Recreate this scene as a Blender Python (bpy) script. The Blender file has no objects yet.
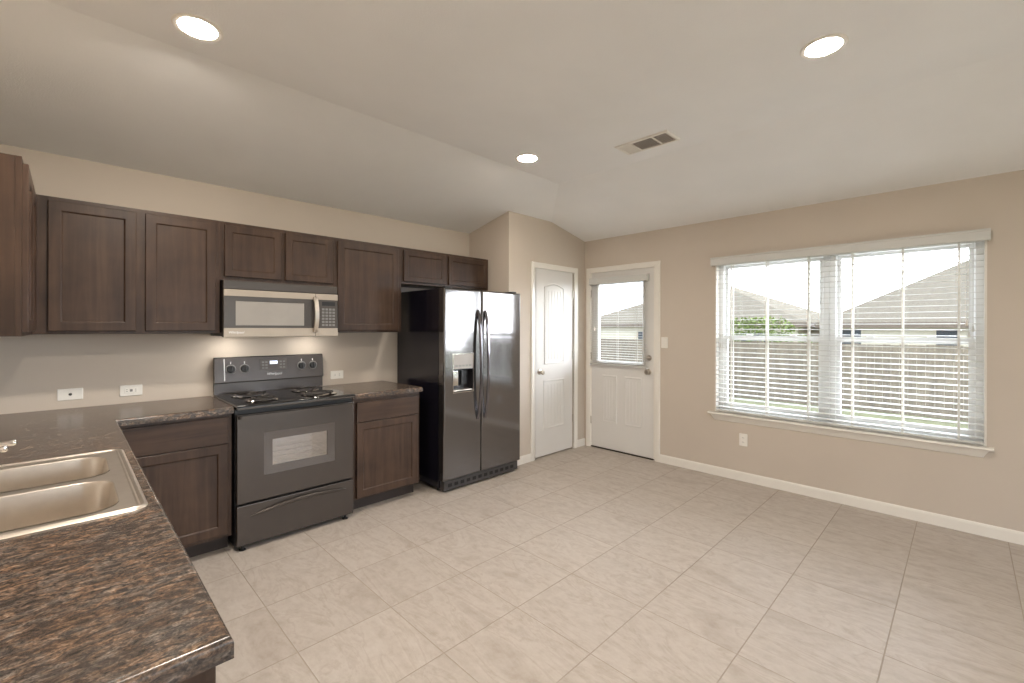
import bpy, bmesh, math, random
from mathutils import Vector, Matrix
random.seed(7)
SC = bpy.context.scene
COL = SC.collection
PI = math.pi

# ---------------------------------------------------------------- camera
F_PX, YAW, ROLL, HOR = 449.01, 0.7897, 0.002, 327.92
fw = Vector((math.cos(YAW), math.sin(YAW), 0)); rt = Vector((math.sin(YAW), -math.cos(YAW), 0)); up = Vector((0, 0, 1))
r2 = rt*math.cos(ROLL) + up*math.sin(ROLL); u2 = up*math.cos(ROLL) - rt*math.sin(ROLL)
cam = bpy.data.objects.new('camera', bpy.data.cameras.new('camera')); COL.objects.link(cam)
M = Matrix.Identity(4)
for i in range(3):
    M[i][0] = r2[i]; M[i][1] = u2[i]; M[i][2] = -fw[i]
M[0][3], M[1][3], M[2][3] = -0.7475, -3.8658, 1.4124
cam.matrix_world = M
cam.data.sensor_width = 36; cam.data.lens = F_PX/1024*36
cam.data.shift_y = -(341.5-HOR)/1024
cam.data.clip_start = 0.05; cam.data.clip_end = 300
SC.camera = cam

# ---------------------------------------------------------------- light and exposure
SC.view_settings.view_transform = 'Standard'; SC.view_settings.look = 'None'
SC.view_settings.gamma = 1; SC.view_settings.use_curve_mapping = False
SC.view_settings.exposure = 0.07
SKY_DIM, SKY_BRIGHT = 4.2, 25.0
CAN_LEFT, CAN_RIGHT = 560.0, 300.0     # left cans set stronger than right ones to balance the room
world = bpy.data.worlds.new('sky'); SC.world = world; world.use_nodes = True
wn = world.node_tree.nodes; wl = world.node_tree.links; wn.clear()
wo = wn.new('ShaderNodeOutputWorld'); wb = wn.new('ShaderNodeBackground')
wt = wn.new('ShaderNodeTexCoord'); wnz = wn.new('ShaderNodeTexNoise'); wr = wn.new('ShaderNodeValToRGB')
wnz.inputs['Scale'].default_value = 3.2; wnz.inputs['Detail'].default_value = 5
wr.color_ramp.elements[0].position = .38; wr.color_ramp.elements[0].color = (.72, .84, 1.02, 1)
wr.color_ramp.elements[1].position = .62; wr.color_ramp.elements[1].color = (1.02, 1.07, 1.12, 1)
wl.new(wt.outputs['Generated'], wnz.inputs['Vector']); wl.new(wnz.outputs['Fac'], wr.inputs['Fac'])
wl.new(wr.outputs['Color'], wb.inputs['Color'])
# bright sky lobe added low right of the window to light the kitchen
wx = wn.new('ShaderNodeVectorMath'); wx.operation = 'DOT_PRODUCT'; wm = wn.new('ShaderNodeMapRange'); wm.interpolation_type = 'SMOOTHSTEP'
az, el = math.radians(-29), math.radians(10)
wx.inputs[1].default_value = (math.cos(az)*math.cos(el), math.sin(az)*math.cos(el), math.sin(el))
wl.new(wt.outputs['Generated'], wx.inputs[0]); wl.new(wx.outputs['Value'], wm.inputs['Value'])
wm.inputs['From Min'].default_value = .70; wm.inputs['From Max'].default_value = .985
wm.inputs['To Min'].default_value = SKY_DIM; wm.inputs['To Max'].default_value = SKY_BRIGHT
wl.new(wm.outputs[0], wb.inputs['Strength'])
wl.new(wb.outputs[0], wo.inputs['Surface'])
def portal(name, loc, direction, sx, sy):
    d = bpy.data.lights.new(name, 'AREA'); d.shape = 'RECTANGLE'; d.size = sx; d.size_y = sy
    d.cycles.is_portal = True
    o = bpy.data.objects.new(name, d); COL.objects.link(o); o.location = loc
    o.rotation_euler = Vector(direction).to_track_quat('-Z', 'Y').to_euler()
portal('window_portal', (3.87, -3.07, 1.33), (-1, 0, 0), 1.85, 1.5)
portal('fill_opening_portal', (1.4, -7.66, 1.05), (0, 1, 0), 3.6, 2.1)  # sampling portal for the fill opening added behind the camera

# ---------------------------------------------------------------- dimensions
W, S, P = 3.70, 2.417, 0.627          # window wall, pantry side wall, pantry front wall
XL, YB = -1.21, -7.5                  # left wall, wall behind the camera
HW, HF, A = 2.455, 2.729, 1.252       # wall height, flat ceiling, width of the sloped bands
SL = (HF-HW)/A

# ---------------------------------------------------------------- materials
def lin(r, g, b):
    f = lambda c: (c/255/12.92) if c/255 <= .04045 else ((c/255+.055)/1.055)**2.4
    return (f(r), f(g), f(b), 1)
class Mat:
    def __init__(s, name):
        s.m = bpy.data.materials.new(name); s.m.use_nodes = True
        s.t = s.m.node_tree; s.n = s.t.nodes; s.b = s.n['Principled BSDF']; s.out = s.n['Material Output']
    def node(s, kind, **kw):
        n = s.n.new('ShaderNode'+kind)
        for k, v in kw.items():
            if k in n.inputs: n.inputs[k].default_value = v
            else: setattr(n, k, v)
        return n
    def link(s, a, b): s.t.links.new(a, b)
    def set(s, **kw):
        for k, v in kw.items(): s.b.inputs[k.replace('_', ' ')].default_value = v
        return s
    def coords(s, scale=(1, 1, 1), loc=(0, 0, 0), rot=(0, 0, 0)):
        g = s.node('NewGeometry'); mp = s.node('Mapping')
        mp.inputs['Scale'].default_value = scale; mp.inputs['Location'].default_value = loc; mp.inputs['Rotation'].default_value = rot
        s.link(g.outputs['Position'], mp.inputs['Vector']); return mp.outputs['Vector']
    def noise(s, vec, scale, detail=4, rough=.55, dist=0):
        n = s.node('TexNoise', Scale=scale, Detail=detail, Roughness=rough, Distortion=dist)
        s.link(vec, n.inputs['Vector']); return n.outputs['Fac']
    def ramp(s, fac, stops):
        r = s.node('ValToRGB'); e = r.color_ramp.elements
        while len(e) < len(stops): e.new(.5)
        for i, (p, c) in enumerate(stops): e[i].position = p; e[i].color = c
        s.link(fac, r.inputs['Fac']); return r.outputs['Color']
    def mix(s, fac, a, b, mode='MIX'):
        m = s.node('Mix', data_type='RGBA', blend_type=mode)
        for v, i in ((fac, 0), (a, 6), (b, 7)):
            if hasattr(v, 'is_output'): s.link(v, m.inputs[i])
            else: m.inputs[i].default_value = v
        return m.outputs[2]
    def bump(s, h, strength=.2, dist=.01):
        b = s.node('Bump', Strength=strength, Distance=dist); s.link(h, b.inputs['Height']); s.link(b.outputs['Normal'], s.b.inputs['Normal'])
    def color(s, c): s.link(c, s.b.inputs['Base Color'])

def plain(name, rgb, rough=.5, metal=0, spec=.5, var=.06, scale=9, bump=0):
    m = Mat(name); m.set(Roughness=rough, Metallic=metal, Specular_IOR_Level=spec)
    c = lin(*rgb); v = m.coords()
    lo = tuple(x*(1-var) for x in c[:3])+(1,); hi = tuple(min(1, x*(1+var)) for x in c[:3])+(1,)
    m.color(m.ramp(m.noise(v, scale, 3), [(.3, lo), (.7, hi)]))
    if bump: m.bump(m.noise(v, 160, 3), bump, .003)
    return m.m

PAINT = plain('wall_paint', (203, 191, 177), .75, var=.02, scale=2, bump=.18)
CEIL = plain('ceiling_paint', (243, 242, 240), .85, var=.02, scale=2, bump=.35)
WHITE = plain('white_trim_paint', (236, 231, 222), .32, var=.015, scale=3)
DOORW = plain('white_door_paint', (222, 219, 214), .45, 0, .35, var=.015, scale=3)
BLINDW = plain('white_blind_vinyl', (208, 207, 202), .5, 0, .3, var=.01, scale=4)
def cord_mat():
    m = Mat('blind_tape_fabric'); m.set(Base_Color=lin(236, 234, 228), Roughness=.9, Specular_IOR_Level=.1)
    tl = m.node('BsdfTranslucent'); tl.inputs['Color'].default_value = lin(236, 234, 228); mx = m.node('MixShader'); mx.inputs[0].default_value = .5
    nz = m.node('TexNoise', Scale=300.0); m.link(m.mix(.04, lin(236, 234, 228), nz.outputs['Color']), m.b.inputs['Base Color'])
    m.link(m.b.outputs[0], mx.inputs[1]); m.link(tl.outputs[0], mx.inputs[2]); m.link(mx.outputs[0], m.out.inputs['Surface']); return m.m
CORD = cord_mat()
VINYL = plain('white_window_vinyl', (238, 238, 236), .35, var=.01, scale=4)
PLATE = plain('white_plate_plastic', (238, 234, 226), .3, var=.01)
SLOT = plain('dark_slot', (70, 66, 62), .6)
NICKEL = plain('satin_nickel', (190, 182, 170), .28, 1)
MWST = plain('microwave_stainless', (176, 163, 148), .42, .7, var=.03)
CHROME = plain('chrome', (225, 222, 218), .08, 1)
STEEL = plain('stainless_brushed', (212, 203, 192), .34, .9, var=.04, scale=30)
BLACKP = plain('black_plastic', (26, 25, 25), .35)
RUBBER = plain('dark_rubber', (22, 21, 21), .7)
RANGE_F = plain('range_black_enamel', (88, 82, 78), .26, .65, var=.03)
RANGE_S = plain('range_side_enamel', (22, 21, 22), .35)
COOK = plain('cooktop_enamel', (30, 29, 30), .12, 0, .6)
COIL = plain('burner_coil', (52, 48, 46), .45, .6)
FR_F = plain('fridge_gloss_door', (126, 124, 124), .09, .9, var=.02, scale=2)
FR_S = plain('fridge_side', (24, 23, 33), .16, 0, .8, var=.05, scale=20)
GRILLE = plain('fridge_grille_plastic', (62, 59, 58), .35)
FR_D = plain('fridge_dark_trim', (34, 33, 36), .3)
HANDLE = plain('fridge_gloss_handle', (120, 118, 124), .1, .9)
MW_GL = plain('microwave_window', (158, 152, 145), .5, .5, var=.03)
MW_D = plain('microwave_dark_face', (84, 78, 73), .3, .5)
LOGO = plain('logo_silver', (230, 228, 226), .3, .2)
KEYS = plain('keypad_grey', (126, 124, 122), .5)
VENTD = plain('vent_duct', (158, 149, 140), .7)

def wave_bump(mat, s):
    nt = mat.node_tree; n = nt.nodes; g = n.new('ShaderNodeNewGeometry'); t = n.new('ShaderNodeTexNoise'); b = n.new('ShaderNodeBump')
    t.inputs['Scale'].default_value = 3.2; t.inputs['Detail'].default_value = 1
    b.inputs['Strength'].default_value = s; b.inputs['Distance'].default_value = .02
    nt.links.new(g.outputs['Position'], t.inputs['Vector']); nt.links.new(t.outputs['Fac'], b.inputs['Height'])
    nt.links.new(b.outputs['Normal'], n['Principled BSDF'].inputs['Normal'])
wave_bump(FR_F, .025)

def wood(name, vertical=True):
    m = Mat(name); m.set(Roughness=.36, Specular_IOR_Level=.36)
    v = m.coords((26, 26, 1.6) if vertical else (1.6, 26, 26))
    a = m.noise(v, 1.0, 6, .6, .6); v2 = m.coords((1, 1, 1)); b = m.noise(v2, 4.5, 3)
    c = m.ramp(a, [(.3, lin(47, 34, 27)), (.55, lin(69, 52, 42)), (.75, lin(85, 66, 53))])
    c = m.mix(.35, c, m.ramp(b, [(.3, lin(42, 29, 21)), (.7, lin(90, 67, 51))]))
    m.color(c); m.bump(a, .05, .002); return m.m
WOOD = wood('espresso_wood'); WOODH = wood('espresso_wood_crossgrain', False)
KICK = plain('toe_kick_dark', (52, 42, 36), .6)
GAP = plain('cabinet_interior', (70, 56, 46), .7)

def granite():
    m = Mat('granite_laminate'); m.set(Roughness=.22, Specular_IOR_Level=.5)
    v = m.coords((1, 1, 1)); vs = m.coords((1.0, 1.9, 1.9), rot=(0, 0, .62)); vf = m.coords((1.0, 1.8, 1.8), rot=(0, 0, .62))
    big = m.noise(vs, 9, 5, .6, 1.0); mid = m.noise(vf, 42, 6, .72, .8); fine = m.noise(v, 210, 3, .6); tint = m.noise(vs, 17, 4, .6, .8)
    c = m.ramp(mid, [(.30, lin(34, 31, 30)), (.42, lin(74, 64, 57)), (.50, lin(104, 86, 73)), (.58, lin(140, 112, 90)), (.68, lin(168, 148, 130))])
    grey = m.ramp(mid, [(.30, lin(32, 32, 33)), (.45, lin(74, 71, 69)), (.56, lin(108, 102, 97)), (.70, lin(152, 145, 138))])
    c = m.mix(m.ramp(tint, [(.42, (0, 0, 0, 1)), (.60, (.85, .85, .85, 1))]), c, grey)
    c = m.mix(m.ramp(big, [(.36, (.55, .55, .55, 1)), (.56, (0, 0, 0, 1))]), c, lin(58, 48, 42))
    c = m.mix(m.ramp(fine, [(.44, (0, 0, 0, 1)), (.64, (.5, .5, .5, 1))]), c, lin(38, 34, 32))
    m.color(c); return m.m
GRAN = granite()

def tiles():
    m = Mat('floor_tile'); m.set(Specular_IOR_Level=.35)
    v = m.coords((1, 1, 1), loc=(.033+4.5, .007+9.0, 0))
    br = m.node('TexBrick', offset=0.0, squash=1.0)
    br.inputs['Scale'].default_value = 1; br.inputs['Brick Width'].default_value = .45; br.inputs['Row Height'].default_value = .4488
    br.inputs['Mortar Size'].default_value = .0026; br.inputs['Mortar Smooth'].default_value = .25; br.inputs['Bias'].default_value = 0
    br.inputs['Color1'].default_value = (0, 0, 0, 1); br.inputs['Color2'].default_value = (1, 1, 1, 1); br.inputs['Mortar'].default_value = (.5, .5, .5, 1)
    m.link(v, br.inputs['Vector'])
    # veining runs along the tiles; every tile takes its own piece of it
    mp = m.node('VectorMath', operation='MULTIPLY_ADD'); sc = m.node('VectorMath', operation='SCALE'); sc.inputs['Scale'].default_value = 37.0
    m.link(br.outputs['Color'], sc.inputs[0])
    m.link(m.coords((5.2, 1.7, 1)), mp.inputs[0]); mp.inputs[1].default_value = (1, 1, 1); m.link(sc.outputs[0], mp.inputs[2])
    a = m.noise(mp.outputs[0], 1.0, 8, .6, 1.0)
    b = m.noise(m.coords((1.6, 1, 1)), 13, 8, .7)
    c = m.ramp(a, [(.26, lin(158, 144, 131)), (.42, lin(178, 167, 156)), (.50, lin(189, 179, 169)), (.535, lin(174, 162, 150)), (.58, lin(190, 180, 170)), (.76, lin(172, 160, 148))])
    c = m.mix(.4, c, m.ramp(b, [(.32, lin(160, 147, 134)), (.5, lin(184, 174, 164)), (.68, lin(198, 190, 182))]))
    tone = m.ramp(br.outputs['Color'], [(0, (.95, .945, .94, 1)), (1, (1.0, 1.0, 1.0, 1))])
    c = m.mix(1.0, c, tone, 'MULTIPLY')
    c = m.mix(br.outputs['Fac'], c, lin(170, 157, 143))
    m.color(c)
    rr = m.node('MapRange'); m.link(br.outputs['Fac'], rr.inputs['Value'])
    rr.inputs['To Min'].default_value = .48; rr.inputs['To Max'].default_value = .8; m.link(rr.outputs[0], m.b.inputs['Roughness'])
    inv = m.node('Math', operation='SUBTRACT'); inv.inputs[0].default_value = 1; m.link(br.outputs['Fac'], inv.inputs[1])
    m.bump(inv.outputs[0], .9, .004); return m.m
TILE = tiles()

def glass(name, refl=.06):
    m = Mat(name); tr = m.node('BsdfTransparent'); gl = m.node('BsdfGlossy', Roughness=0.0); mx = m.node('MixShader')
    lw = m.node('LayerWeight'); pw = m.node('Math', operation='POWER'); pw.inputs[1].default_value = 5
    fr = m.node('Math', operation='MULTIPLY_ADD'); fr.inputs[1].default_value = .9; fr.inputs[2].default_value = .03
    m.link(lw.outputs['Facing'], pw.inputs[0]); m.link(pw.outputs[0], fr.inputs[0])
    m.link(fr.outputs[0], mx.inputs[0]); m.link(tr.outputs[0], mx.inputs[1]); m.link(gl.outputs[0], mx.inputs[2]); m.link(mx.outputs[0], m.out.inputs['Surface']); return m.m
GLASS = glass('window_glass')
def oven_glass():
    m = Mat('oven_glass'); tr = m.node('BsdfTransparent'); gl = m.node('BsdfGlossy', Roughness=.03); mx = m.node('MixShader')
    gl.inputs['Color'].default_value = (.93, .9, .88, 1); tr.inputs['Color'].default_value = (.8, .78, .75, 1)
    mx.inputs[0].default_value = .34
    m.link(tr.outputs[0], mx.inputs[1]); m.link(gl.outputs[0], mx.inputs[2]); m.link(mx.outputs[0], m.out.inputs['Surface']); return m.m
OVENG = oven_glass()
OVENB = plain('oven_glass_border', (112, 108, 106), .14, .8)
OVENI = plain('oven_enamel', (120, 112, 106), .5)
def emit(name, col, st):
    m = Mat(name); m.set(Base_Color=(.8, .8, .8, 1), Emission_Color=col, Emission_Strength=st)
    n = m.node('TexNoise', Scale=40.0); return m.m
LENS = emit('lamp_lens_left', (1, .91, .80, 1), CAN_LEFT)
LENSR = emit('lamp_lens_right', (1, .91, .80, 1), CAN_RIGHT)
HOODL = emit('cooktop_lamp_lens', (1, .93, .84, 1), 55.0)
DISP = emit('clock_digits', (.65, .75, 1, 1), 1.2)
ROOFM = plain('grey_shingles', (112, 106, 95), .95, 0, 0, var=.14, scale=14)
SIDING = plain('beige_siding', (200, 194, 178), .9, 0, 0, var=.04)
FASCIA = plain('fascia_paint', (110, 100, 90), .7, 0, .1)
HGLASS = plain('house_window_glass', (62, 70, 78), .4, 0, .2)
def fence_mat():
    m = Mat('weathered_cedar'); m.set(Roughness=.95, Specular_IOR_Level=.05)
    v = m.coords((1, 7, 1)); a = m.noise(v, 1.0, 3, .5); b = m.noise(m.coords((6, 14, 2)), 2, 4)
    c = m.ramp(a, [(.3, lin(102, 95, 84)), (.7, lin(128, 119, 105))]); c = m.mix(.4, c, m.ramp(b, [(.3, lin(88, 83, 76)), (.7, lin(144, 134, 118))]))
    m.color(c); return m.m
CEDAR = fence_mat()
SLAB = plain('bounce_slab_concrete', (205, 202, 196), .9, 0, .1, var=.04)  # pale tone of the added bounce slab
LAWN = plain('lawn_grass', (124, 125, 100), 1.0, 0, 0, var=.22, scale=1.6)
LEAF = plain('shrub_leaf', (120, 136, 78), .8, 0, .1, var=.35, scale=6)
BARK = plain('shrub_bark', (92, 76, 60), .9)

# ---------------------------------------------------------------- mesh helpers
NEGY = lambda y0: (lambda u, v, d: (u, y0-d, v))      # faces the room on the kitchen side
NEGX = lambda x0: (lambda u, v, d: (x0-d, u, v))      # faces the room on the window side
POSX = lambda x0: (lambda u, v, d: (x0+d, u, v))
POSY = lambda y0: (lambda u, v, d: (u, y0+d, v))
UPZ = lambda z0: (lambda u, v, d: (u, v, z0+d))
IDN = lambda u, v, d: (u, v, d)

class MB:
    def __init__(s, f=IDN): s.bm = bmesh.new(); s.f = f
    def v(s, p): return s.bm.verts.new(s.f(*p))
    def _join(s, t, f=None):
        t.verts.ensure_lookup_table(); f = f or s.f
        mp = {}
        for q in t.verts: mp[q] = s.bm.verts.new(f(*q.co))
        for fc in t.faces:
            try: s.bm.faces.new([mp[q] for q in fc.verts])
            except ValueError: pass
        t.free(); return s
    def box(s, u0, u1, v0, v1, d0, d1, r=0, seg=2):
        t = bmesh.new(); bmesh.ops.create_cube(t, size=1)
        for q in t.verts:
            q.co = Vector(((u0+u1)/2+q.co.x*(u1-u0), (v0+v1)/2+q.co.y*(v1-v0), (d0+d1)/2+q.co.z*(d1-d0)))
        if r: bmesh.ops.bevel(t, geom=list(t.edges), offset=r, segments=seg, affect='EDGES', profile=.5)
        return s._join(t)
    def loops(s, loops, cap0=True, cap1=True, closed=False):
        L = [[s.v(p) for p in lp] for lp in loops]
        n = len(L[0]); pr = list(zip(L, L[1:])) + ([(L[-1], L[0])] if closed else [])
        for a, b in pr:
            for i in range(n):
                j = (i+1) % n; s.bm.faces.new((a[i], a[j], b[j], b[i]))
        if cap0 and not closed: s.bm.faces.new(L[0])
        if cap1 and not closed: s.bm.faces.new(L[-1])
        return s
    def rect(s, u0, u1, v0, v1, prof, closed=True, cap0=False, cap1=False):
        """sweep a profile of (inset, d) round a rectangle"""
        return s.loops([[(u0+i, v0+i, d), (u1-i, v0+i, d), (u1-i, v1-i, d), (u0+i, v1-i, d)] for i, d in prof], cap0, cap1, closed)
    def prism(s, pts, d0, d1):
        return s.loops([[(u, v, d0) for u, v in pts], [(u, v, d1) for u, v in pts]])
    def plate(s, outer, holes, d0, d1, r=0, insets=None, seg=4):
        """polygon with holes, thickness d0..d1, front edge rounded by r"""
        prof = [(0, d0)] + ([(0, d1-r)] if r else [])
        for k in range(1, seg+1) if r else ():
            t = k/seg*PI/2; prof.append((r*(1-math.cos(t)), d1-r+r*math.sin(t)))
        if not r: prof.append((0, d1))
        L = [[s.v((u, v, d)) for u, v in offset(outer, i, insets)] for i, d in prof]
        n = len(outer)
        for a, b in zip(L, L[1:]):
            for i in range(n):
                j = (i+1) % n; s.bm.faces.new((a[i], a[j], b[j], b[i]))
        H = []
        for h in holes:
            a = [s.v((u, v, d0)) for u, v in h]; b = [s.v((u, v, d1)) for u, v in h]; H.append((a, b))
            for i in range(len(h)):
                j = (i+1) % len(h); s.bm.faces.new((a[i], b[i], b[j], a[j]))
        for lp, k in ((L[0], 0), (L[-1], 1)):
            es = []
            for ring in [lp]+[h[k] for h in H]:
                for i in range(len(ring)):
                    e = s.bm.edges.get((ring[i], ring[(i+1) % len(ring)])); es.append(e)
            bmesh.ops.triangle_fill(s.bm, use_beauty=True, use_dissolve=False, edges=es)
        return s
    def lathe(s, prof, c=(0, 0, 0), n=28, axis='d'):
        """prof: (radius, height) along the d axis of the mapping"""
        rows = []
        for r, h in prof:
            rows.append([(c[0]+r*math.cos(2*PI*i/n), c[1]+r*math.sin(2*PI*i/n), c[2]+h) for i in range(n)])
        return s.loops(rows)
    def tube(s, pts, r, n=10, taper=None):
        pts = [Vector(p) for p in pts]; rows = []
        t0 = (pts[1]-pts[0]).normalized(); ref = Vector((0, 0, 1)) if abs(t0.z) < .9 else Vector((1, 0, 0))
        nrm = t0.cross(ref).normalized()
        for i, p in enumerate(pts):
            t = (pts[min(i+1, len(pts)-1)]-pts[max(i-1, 0)]).normalized()
            nrm = (nrm - t*nrm.dot(t)).normalized(); b = t.cross(nrm)
            rr = r[i] if isinstance(r, (list, tuple)) else r
            rows.append([tuple(p+(nrm*math.cos(2*PI*k/n)+b*math.sin(2*PI*k/n))*rr) for k in range(n)])
        return s.loops(rows)
    def build(s, name, mat, parent=None, angle=35):
        bmesh.ops.recalc_face_normals(s.bm, faces=s.bm.faces[:])
        off = Vector((0, 0, 0)); p = parent
        while p is not None: off += p.location; p = p.parent
        bmesh.ops.translate(s.bm, verts=s.bm.verts[:], vec=-off)
        me = bpy.data.meshes.new(name); s.bm.to_mesh(me); s.bm.free()
        if len(me.polygons):
            me.polygons.foreach_set('use_smooth', [True]*len(me.polygons)); me.set_sharp_from_angle(angle=math.radians(angle))
        me.materials.append(mat); o = bpy.data.objects.new(name, me); COL.objects.link(o)
        if parent is not None: o.parent = parent
        wnm = o.modifiers.new('weighted_normals', 'WEIGHTED_NORMAL'); wnm.mode = 'FACE_AREA'; wnm.weight = 100; wnm.keep_sharp = True
        return o

def offset(pts, dist, insets=None):
    if not dist: return list(pts)
    n = len(pts); area = sum(pts[i][0]*pts[(i+1) % n][1]-pts[(i+1) % n][0]*pts[i][1] for i in range(n))
    sg = 1 if area > 0 else -1; out = []
    for i in range(n):
        p0, p1, p2 = Vector(pts[i-1]), Vector(pts[i]), Vector(pts[(i+1) % n])
        e1, e2 = (p1-p0).normalized(), (p2-p1).normalized()
        n1, n2 = Vector((-e1.y, e1.x))*sg, Vector((-e2.y, e2.x))*sg
        a = dist*(insets[i-1] if insets else 1); b = dist*(insets[i] if insets else 1)
        det = n1.x*n2.y-n1.y*n2.x
        if abs(det) < 1e-4: q = p1+n1*a
        else:
            q = p1+Vector(((a*n2.y-b*n1.y)/det, (b*n1.x-a*n2.x)/det))
        out.append((q.x, q.y))
    return out
def rrect(u0, u1, v0, v1, r, n=6):
    pts = []
    for cx, cy, a0 in ((u1-r, v1-r, 0), (u0+r, v1-r, 90), (u0+r, v0+r, 180), (u1-r, v0+r, 270)):
        for k in range(n+1):
            a = math.radians(a0+90*k/n); pts.append((cx+r*math.cos(a), cy+r*math.sin(a)))
    return pts
def rectp(u0, u1, v0, v1): return [(u0, v0), (u1, v0), (u1, v1), (u0, v1)]

def thing(name, label, cat, loc, group=None):
    o = bpy.data.objects.new(name, None); COL.objects.link(o); o.location = loc
    o.empty_display_size = .1
    o['label'] = label; o['category'] = cat
    if group: o['group'] = group
    return o
def struct(o): o['kind'] = 'structure'; return o
def sempty(name, loc):
    o = bpy.data.objects.new(name, None); COL.objects.link(o); o.location = loc; o.empty_display_size = .1; o['kind'] = 'structure'; return o
def text_part(name, txt, size, f, u, v, d, mat, parent, font_shear=0):
    cu = bpy.data.curves.new('t', 'FONT'); cu.body = txt; cu.size = size; cu.align_x = 'CENTER'; cu.align_y = 'CENTER'; cu.extrude = .0006; cu.shear = font_shear
    ob = bpy.data.objects.new('t', cu); COL.objects.link(ob); bpy.context.view_layer.update()
    me = bpy.data.meshes.new_from_object(ob.evaluated_get(bpy.context.evaluated_depsgraph_get()))
    bpy.data.objects.remove(ob); bpy.data.curves.remove(cu)
    mb = MB(f); t = bmesh.new(); t.from_mesh(me); bpy.data.meshes.remove(me)
    for q in t.verts: q.co = Vector((u+q.co.x, v+q.co.y, d+q.co.z))
    mb._join(t); return mb.build(name, mat, parent)

# ================================================================ SHELL
TH = .15
struct(MB(UPZ(0)).box(XL-.3, W+.15, YB-.15, .15, -.12, 0).build('floor', TILE))
# ceiling: flat middle, one band sloping down to the kitchen wall, one to the window wall
def zc(x, y): return HF - max(0, (y+A), (x-(W-A)))*SL
b = MB(); xo, yo, xi, yi = W+.15, .15, W-A, -A
x0, y0 = XL-.3, YB-.15
top = 2.95
V = {k: b.bm.verts.new(p) for k, p in dict(
    a=(x0, y0, HF), b=(xi, y0, HF), c=(xi, yi, HF), d=(x0, yi, HF), e=(x0, yo, zc(x0, yo)), f=(xo, yo, zc(xo, yo)), g=(xo, y0, zc(xo, y0)),
    A=(x0, y0, top), G=(xo, y0, top), Fq=(xo, yo, top), E=(x0, yo, top)).items()}
for fc in ('abcd', 'dcfe', 'bgfc'): b.bm.faces.new([V[k] for k in fc])
for fc in (('A', 'G', 'Fq', 'E'), ('a', 'b', 'g', 'G', 'A'), ('g', 'f', 'Fq', 'G'), ('f', 'e', 'E', 'Fq'), ('e', 'd', 'a', 'A', 'E')): b.bm.faces.new([V[k] for k in fc])
struct(b.build('ceiling', CEIL, angle=5))
struct(MB(POSY(0)).plate(rectp(XL-.15, W, 0, HW), [], 0, TH).build('wall_kitchen', PAINT))
struct(MB(lambda u, v, d: (XL-d, u, v)).plate([(YB, 0), (0, 0), (0, HW), (-A, HF), (YB, HF)], [], 0, TH).build('wall_left', PAINT))
WIN = (-3.972, -2.166, .604, 2.075)        # window opening y0,y1,z0,z1
BD = (-1.540, -.716, 0.0, 2.078)           # back door opening
struct(MB(lambda u, v, d: (W+d, u, v)).plate([(YB, 0), (BD[0], 0), (BD[0], BD[3]), (BD[1], BD[3]), (BD[1], 0), (0, 0), (0, HW), (YB, HW)],
       [rectp(*WIN)], 0, TH).build('wall_window', PAINT))
PDR = (2.818, 3.470, 0, 2.078)
struct(MB(lambda u, v, d: (u, -P+d, v)).plate([(S, 0), (PDR[0], 0), (PDR[0], PDR[3]), (PDR[1], PDR[3]), (PDR[1], 0), (W, 0), (W, HW), (W-P, zc(W-P, -P)), (S, zc(S, -P))],
       [], 0, .10).build('wall_pantry_front', PAINT))
struct(MB(lambda u, v, d: (S+d, u, v)).plate([(-P+.1, 0), (0, 0), (0, HW), (-P+.1, zc(S, -P+.1))], [], 0, .10).build('wall_pantry_side', PAINT))
struct(MB(lambda u, v, d: (u, YB-d, v)).plate([(XL, 0), (-.4, 0), (-.4, 2.1), (3.2, 2.1), (3.2, 0), (W, 0), (W, HW), (W-A, HF), (XL, HF)], [], 0, TH).build('wall_behind', PAINT))
# unseen glazed opening added behind the camera as a daylight fill
d3 = sempty('fill_opening', (1.4, YB, 0))
for u0 in (-.4, 1.39):
    m = MB(lambda u, v, d: (u, YB-d, v)); m.rect(u0+.002, u0+1.808, .004, 2.096, [(0, .03), (0, .09), (.07, .09), (.07, .03)]); fr = m.build('fill_opening_frame', VINYL, d3)
    MB(lambda u, v, d: (u, YB-d, v)).box(u0+.07, u0+1.74, .07, 2.03, .055, .062).build('pane', GLASS, d3)
def baseboard(name, f, u0, u1):
    m = MB(f)
    pr = [(0, 0), (.013, 0), (.013, .062), (.010, .074), (.005, .083), (0, .083)]
    m.loops([[(u, h, d) for d, h in pr] for u in (u0, u1)]); return struct(m.build(name, WHITE))
baseboard('baseboard_window', NEGX(W), YB, -1.6045)
baseboard('baseboard_pantry_left', NEGY(-P), S-.013, 2.744)
baseboard('baseboard_pantry_right', NEGY(-P), 3.551, W)
baseboard('baseboard_pantry_side', NEGX(S), -P-.013, -.02)
baseboard('baseboard_behind', POSY(YB), XL, -.42)

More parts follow.
